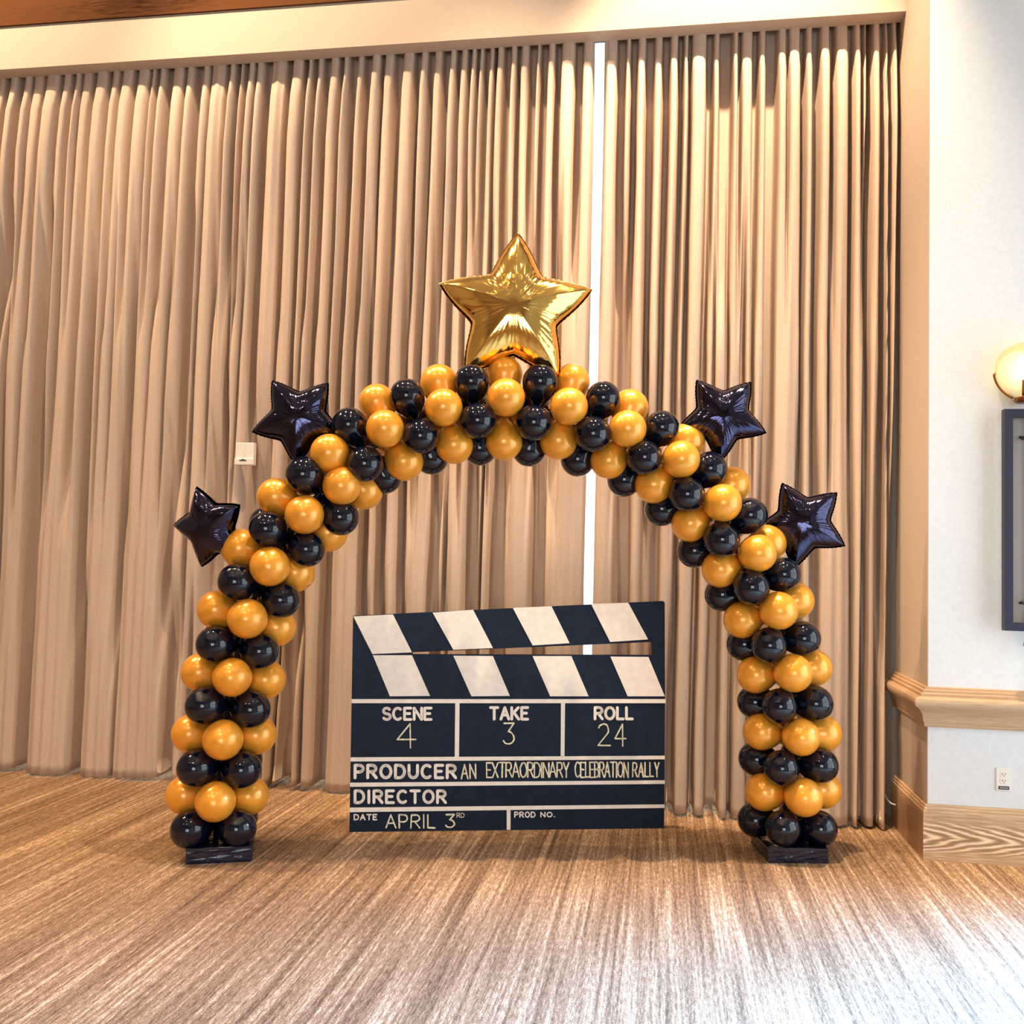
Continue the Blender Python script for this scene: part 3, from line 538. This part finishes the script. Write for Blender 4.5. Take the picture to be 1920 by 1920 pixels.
# stroke letters in a unit box (y up)
def arc(cx,cy,rx,ry,a0,a1,n=9):
    return [(cx+rx*math.cos(math.radians(a0+(a1-a0)*i/n)),cy+ry*math.sin(math.radians(a0+(a1-a0)*i/n))) for i in range(n+1)]
GL={
'A':(0.9,[[(0,0),(0.5,1),(1,0)],[(0.2,0.36),(0.8,0.36)]]),
'B':(0.75,[[(0,0),(0,1)],[(0,1),(0.5,1)]+arc(0.5,0.76,0.42,0.24,90,-90)+[(0,0.52)],[(0.5,0.52)]+arc(0.5,0.26,0.5,0.26,90,-90)+[(0,0)]]),
'C':(0.85,[arc(0.55,0.5,0.55,0.5,50,310,14)]),
'D':(0.85,[[(0,0),(0,1),(0.4,1)]+arc(0.4,0.5,0.6,0.5,90,-90,12)+[(0,0)]]),
'E':(0.7,[[(1,1),(0,1),(0,0),(1,0)],[(0,0.52),(0.8,0.52)]]),
'I':(0.15,[[(0.5,0),(0.5,1)]]),
'K':(0.8,[[(0,0),(0,1)],[(0.95,1),(0.05,0.42)],[(0.3,0.58),(1,0)]]),
'L':(0.65,[[(0,1),(0,0),(1,0)]]),
'N':(0.8,[[(0,0),(0,1),(1,0),(1,1)]]),
'O':(0.95,[arc(0.5,0.5,0.5,0.5,90,450,20)]),
'P':(0.75,[[(0,0),(0,1),(0.5,1)]+arc(0.5,0.73,0.5,0.27,90,-90)+[(0,0.46)]]),
'R':(0.8,[[(0,0),(0,1),(0.5,1)]+arc(0.5,0.74,0.45,0.26,90,-90)+[(0,0.48)],[(0.45,0.48),(1,0)]]),
'S':(0.75,[arc(0.5,0.75,0.46,0.25,30,270,10)+arc(0.5,0.25,0.5,0.25,90,-150,10)]),
'T':(0.85,[[(0,1),(1,1)],[(0.5,1),(0.5,0)]]),
'U':(0.8,[[(0,1),(0,0.4)]+arc(0.5,0.4,0.5,0.4,180,360,10)+[(1,1)]]),
'X':(0.8,[[(0,0),(1,1)],[(0,1),(1,0)]]),
'Y':(0.8,[[(0,1),(0.5,0.48),(1,1)],[(0.5,0.48),(0.5,0)]]),
'2':(0.8,[arc(0.45,0.72,0.42,0.28,160,-30,9)+[(0.0,0.0),(1,0.0)]]),
'3':(0.8,[[(0.05,1),(0.95,1),(0.45,0.60)]+arc(0.45,0.3,0.5,0.3,85,-150,10)]),
'4':(0.8,[[(0.72,0),(0.72,1),(0,0.36),(1,0.36)]]),
'.':(0.12,[[(0.5,0.04),(0.5,0.05)]]),
}
def word(s,q,kind,parent):
    # q: tl, tr, br, bl corners on the board
    tl,tr,br,bl=[Vector((q[i],q[i+1])) for i in (0,2,4,6)]
    W=(br-bl).length; H=(tl-bl).length
    widths=[GL[c][0] for c in s]
    if kind==1: th=H*(0.195 if H>0.05 else 0.2); gap=0.42
    elif kind==2: th=0.0078; gap=0.16 if len(s)>6 else 0.3
    else: th=0.0035; gap=0.3
    if s in ('SCENE','TAKE','ROLL'): gap=0.34
    tot=sum(widths)+gap*(len(s)-1)
    pad=th/2; ux=(W-2*pad)/tot; rr=random.Random(s)
    v=[];f=[]
    def quad(p,q_,w):
        d=(q_-p)
        if d.length<1e-6: d=Vector((1e-3,0))
        n_=Vector((-d.y,d.x)).normalized()*w/2; e=d.normalized()*w*0.0
        b=len(v)
        for z in (0.0,0.003):
            for t_ in (p-n_-e,q_-n_+e,q_+n_+e,p+n_-e): v.append((t_.x,t_.y,z))
        f.extend([(b+4,b+5,b+6,b+7),(b,b+1,b+5,b+4),(b+1,b+2,b+6,b+5),(b+2,b+3,b+7,b+6),(b+3,b,b+4,b+7)])
    def dot(p,w):
        b=len(v); n=8
        for z in (0.0,0.0031):
            for i in range(n): v.append((p.x+w/2*math.cos(i*2*math.pi/n),p.y+w/2*math.sin(i*2*math.pi/n),z))
        f.append(tuple(b+n+i for i in range(n)))
        for i in range(n): k=(i+1)%n; f.append((b+i,b+k,b+n+k,b+n+i))
    x=0
    for c,wd in zip(s,widths):
        jy=rr.uniform(-0.02,0.02) if kind>1 else 0; jl=rr.uniform(-0.05,0.05) if kind>1 else 0
        for st in GL[c][1]:
            P_=[]
            for (a,b) in st:
                if kind>1: a+=rr.uniform(-0.03,0.03)+jl*b; b+=rr.uniform(-0.012,0.012)+jy
                u=(pad+(x+a*wd)*ux)/W; w_=(pad+b*(H-2*pad))/H
                bot=bl+(br-bl)*u; top=tl+(tr-tl)*u
                P_.append(bot+(top-bot)*w_)
            for i in range(len(P_)-1): quad(P_[i],P_[i+1],th*(rr.uniform(0.8,1.15) if kind>1 else 1))
            for p_ in P_: dot(p_,th*0.98 if c!='.' else th*1.2)
        x+=wd+gap
    o=link('lettering' if kind==1 else 'chalk_writing',mesh('letters',v,f),M_white if kind==1 else M_chalk,parent)
    o.location=(0,0,0)
    return o
for s,q,k in G['text']: word(s,q,k,cb)

# ------------------------------------------------------------------ small box on the curtain
bx=empty('curtain_control_box',(-2.648,5.672,2.04))
tag(bx,'small white plastic control box hanging against the curtain beside the black star','control box')
bevel_box('housing',-0.062,0.062,-0.02,0.02,0.0,0.145,0.004,M_plastic,bx)
bevel_box('lower_lip',-0.064,0.064,-0.030,-0.018,0.0,0.042,0.004,M_plastic,bx)
v,f=boxes([(-0.028,0.018,-0.0315,-0.0295,0.026,0.033),(-0.012,0.004,-0.0318,-0.0295,0.031,0.038)]); link('slot',mesh('slot',v,f),M_slot,bx)
bevel_box('cover_ridge',-0.004,0.004,-0.0225,-0.0195,0.055,0.14,0.0012,M_plastic,bx)

# ------------------------------------------------------------------ wall sconce
sc=empty('wall_sconce',(1.815,YW,1.10)); tag(sc,'dark iron rectangular wall sconce with a lit glass globe on top, on the white wall','wall lamp')
def sb(name,lst,mat): v,f=boxes(lst); return link(name,mesh(name,v,f),mat,sc)
fw=0.112; ft=0.04; z0=0.085; z1=1.205
sb('frame_rail',[(-fw,-fw+ft,-0.10,-0.055,z0,z1)],M_iron); sb('frame_rail',[(fw-ft,fw,-0.10,-0.055,z0,z1)],M_iron)
sb('frame_rail',[(-fw+ft,fw-ft,-0.10,-0.055,z0,z0+ft)],M_iron); sb('frame_rail',[(-fw+ft,fw-ft,-0.10,-0.055,z1-ft,z1)],M_iron)
bevel_box('backplate',-0.052,0.052,-0.02,0.0,z0+0.02,z1-0.02,0.004,M_pewter,sc)
for zz in (z0+0.14,z1-0.14):
    v,f=tube([(-0.035,-0.075,zz),(0.035,-0.075,zz)],0.006,8); link('cross_pin',mesh('cross_pin',v,f),M_iron,sc,True)
    v,f=tube([(0,-0.02,zz),(0,-0.08,zz)],0.008,8); link('standoff',mesh('standoff',v,f),M_iron,sc,True)
v,f=tube([(0,-0.08,z0+0.0),(0,-0.08,z1+0.10)],0.011,12); link('rod',mesh('rod',v,f),M_iron,sc,True)
v,f=lathe([(0.0001,-0.02),(0.012,-0.018),(0.018,-0.006),(0.016,0.008),(0.006,0.016),(0.006,0.06),(0.0001,0.06)],16)
o=link('finial',mesh('finial',v,f),M_brass,sc,True); o.location=(0,-0.08,0.02)
gz=1.405; gr=0.148
gp=[(gr*math.sin(math.pi*i/28),-gr*math.cos(math.pi*i/28)) for i in range(3,29)]; gp[-1]=(0.0001,gr)
v,f=lathe(gp,40); o=link('glass_globe',mesh('glass_globe',v,f),M_globe,sc,True); o.location=(0,-0.08,gz)
o.modifiers.new('thickness','SOLIDIFY').thickness=0.003
ap=[(-(gr+0.008)*math.cos(math.radians(a)),0,(gr+0.008)*math.sin(math.radians(a))) for a in range(-5,-70,-5)]
for sx in (1,-1):
    v,f=tube([(p[0]*sx,0,p[2]) for p in ap],0.007,8); o=link('cradle_arm',mesh('cradle_arm',v,f),M_brass,sc,True); o.location=(0,-0.08,gz)
v,f=lathe([(0.0001,-0.165),(0.05,-0.165),(0.062,-0.15),(0.055,-0.138),(0.0001,-0.138)],24); o=link('globe_cup',mesh('globe_cup',v,f),M_brass,sc,True); o.location=(0,-0.08,gz)
v,f=lathe([(0.0001,-0.14),(0.022,-0.14),(0.022,-0.05),(0.018,-0.045),(0.0001,-0.045)],20); o=link('bulb_socket',mesh('bulb_socket',v,f),M_brass,sc,True); o.location=(0,-0.08,gz)
v,f=lathe([(0.0001,-0.045),(0.018,-0.045),(0.024,-0.02),(0.044,0.015),(0.050,0.045),(0.040,0.075),(0.02,0.09),(0.0001,0.093)],24)
o=link('bulb',mesh('bulb',v,f),M_bulb,sc,True); o.location=(0,-0.08,gz-0.01)

# ------------------------------------------------------------------ outlet, cable, ceiling downlights
ol=empty('power_outlet',(1.729,YW,0.37)); tag(ol,'white duplex power outlet with a small black sticker, low on the white wall','power outlet')
bevel_box('cover_plate',-0.036,0.036,-0.007,0.0,0,0.114,0.0025,M_plastic,ol)
for zz in (0.083,0.050):
    bevel_box('socket',-0.016,0.016,-0.009,-0.0065,zz-0.013,zz+0.013,0.001,M_plastic,ol)
    v,f=boxes([(-0.008,-0.005,-0.0095,-0.0088,zz-0.003,zz+0.007),(0.005,0.0075,-0.0095,-0.0088,zz-0.003,zz+0.006),(-0.002,0.002,-0.0095,-0.0088,zz-0.010,zz-0.006)])
    link('socket_slots',mesh('socket_slots',v,f),M_slot,ol)
o=bevel_box('sticker',-0.026,0.026,-0.0082,-0.0065,0.006,0.023,0.0004,M_stick,ol,1); o['label']='black sticker with a pale strip'
v,f=boxes([(-0.021,0.021,-0.0088,-0.0080,0.0125,0.0165)]); link('pale_strip',mesh('pale_strip',v,f),M_grey,o)
cbp=[(1.292,5.96,0.26),(1.291,5.88,0.21),(1.292,5.80,0.175),(1.297,5.74,0.155),(1.308,5.71,0.145),(1.330,5.70,0.140)]
cbl=[]
for i in range(len(cbp)-1):
    for k in range(4): cbl.append(Vector(cbp[i]).lerp(Vector(cbp[i+1]),k/4))
cbl.append(Vector(cbp[-1]))
v,f=tube(cbl,0.0045,8); o=link('cable',mesh('cable',v,f),M_cable,None,True); tag(o,'short white cable sagging between the last curtain and the baseboard corner','cable')
v0,f0=lathe([(0.0001,0),(0.085,0),(0.085,0.01),(0.10,0.01),(0.105,-0.004),(0.12,0.0),(0.12,0.02),(0.0001,0.02)],28)
tr=mesh('downlight_trim',*lathe([(0.086,0.02),(0.086,-0.002),(0.105,-0.010),(0.12,-0.004),(0.12,0.02)],28)); tr.materials.append(M_plastic)
le=mesh('downlight_lens',*lathe([(0.0001,0.002),(0.086,0.002),(0.086,0.012),(0.0001,0.012)],28)); le.materials.append(M_disc)
GRID=[(s[0],s[1]) for s in SPOTS]+[(-0.7,2.6),(1.8,1.2),(-4.6,2.2),(-1.6,0.2),(1.0,-1.2),(-3.4,-0.8)]
for k,(x,y) in enumerate(GRID):
    d=empty('ceiling_downlight',(x,y,CEIL-0.021)); tag(d,'round recessed ceiling downlight with a warm lens','ceiling light','recessed downlights in the ceiling')
    link('trim_ring',tr,None,d,True); link('lens',le,None,d,True)
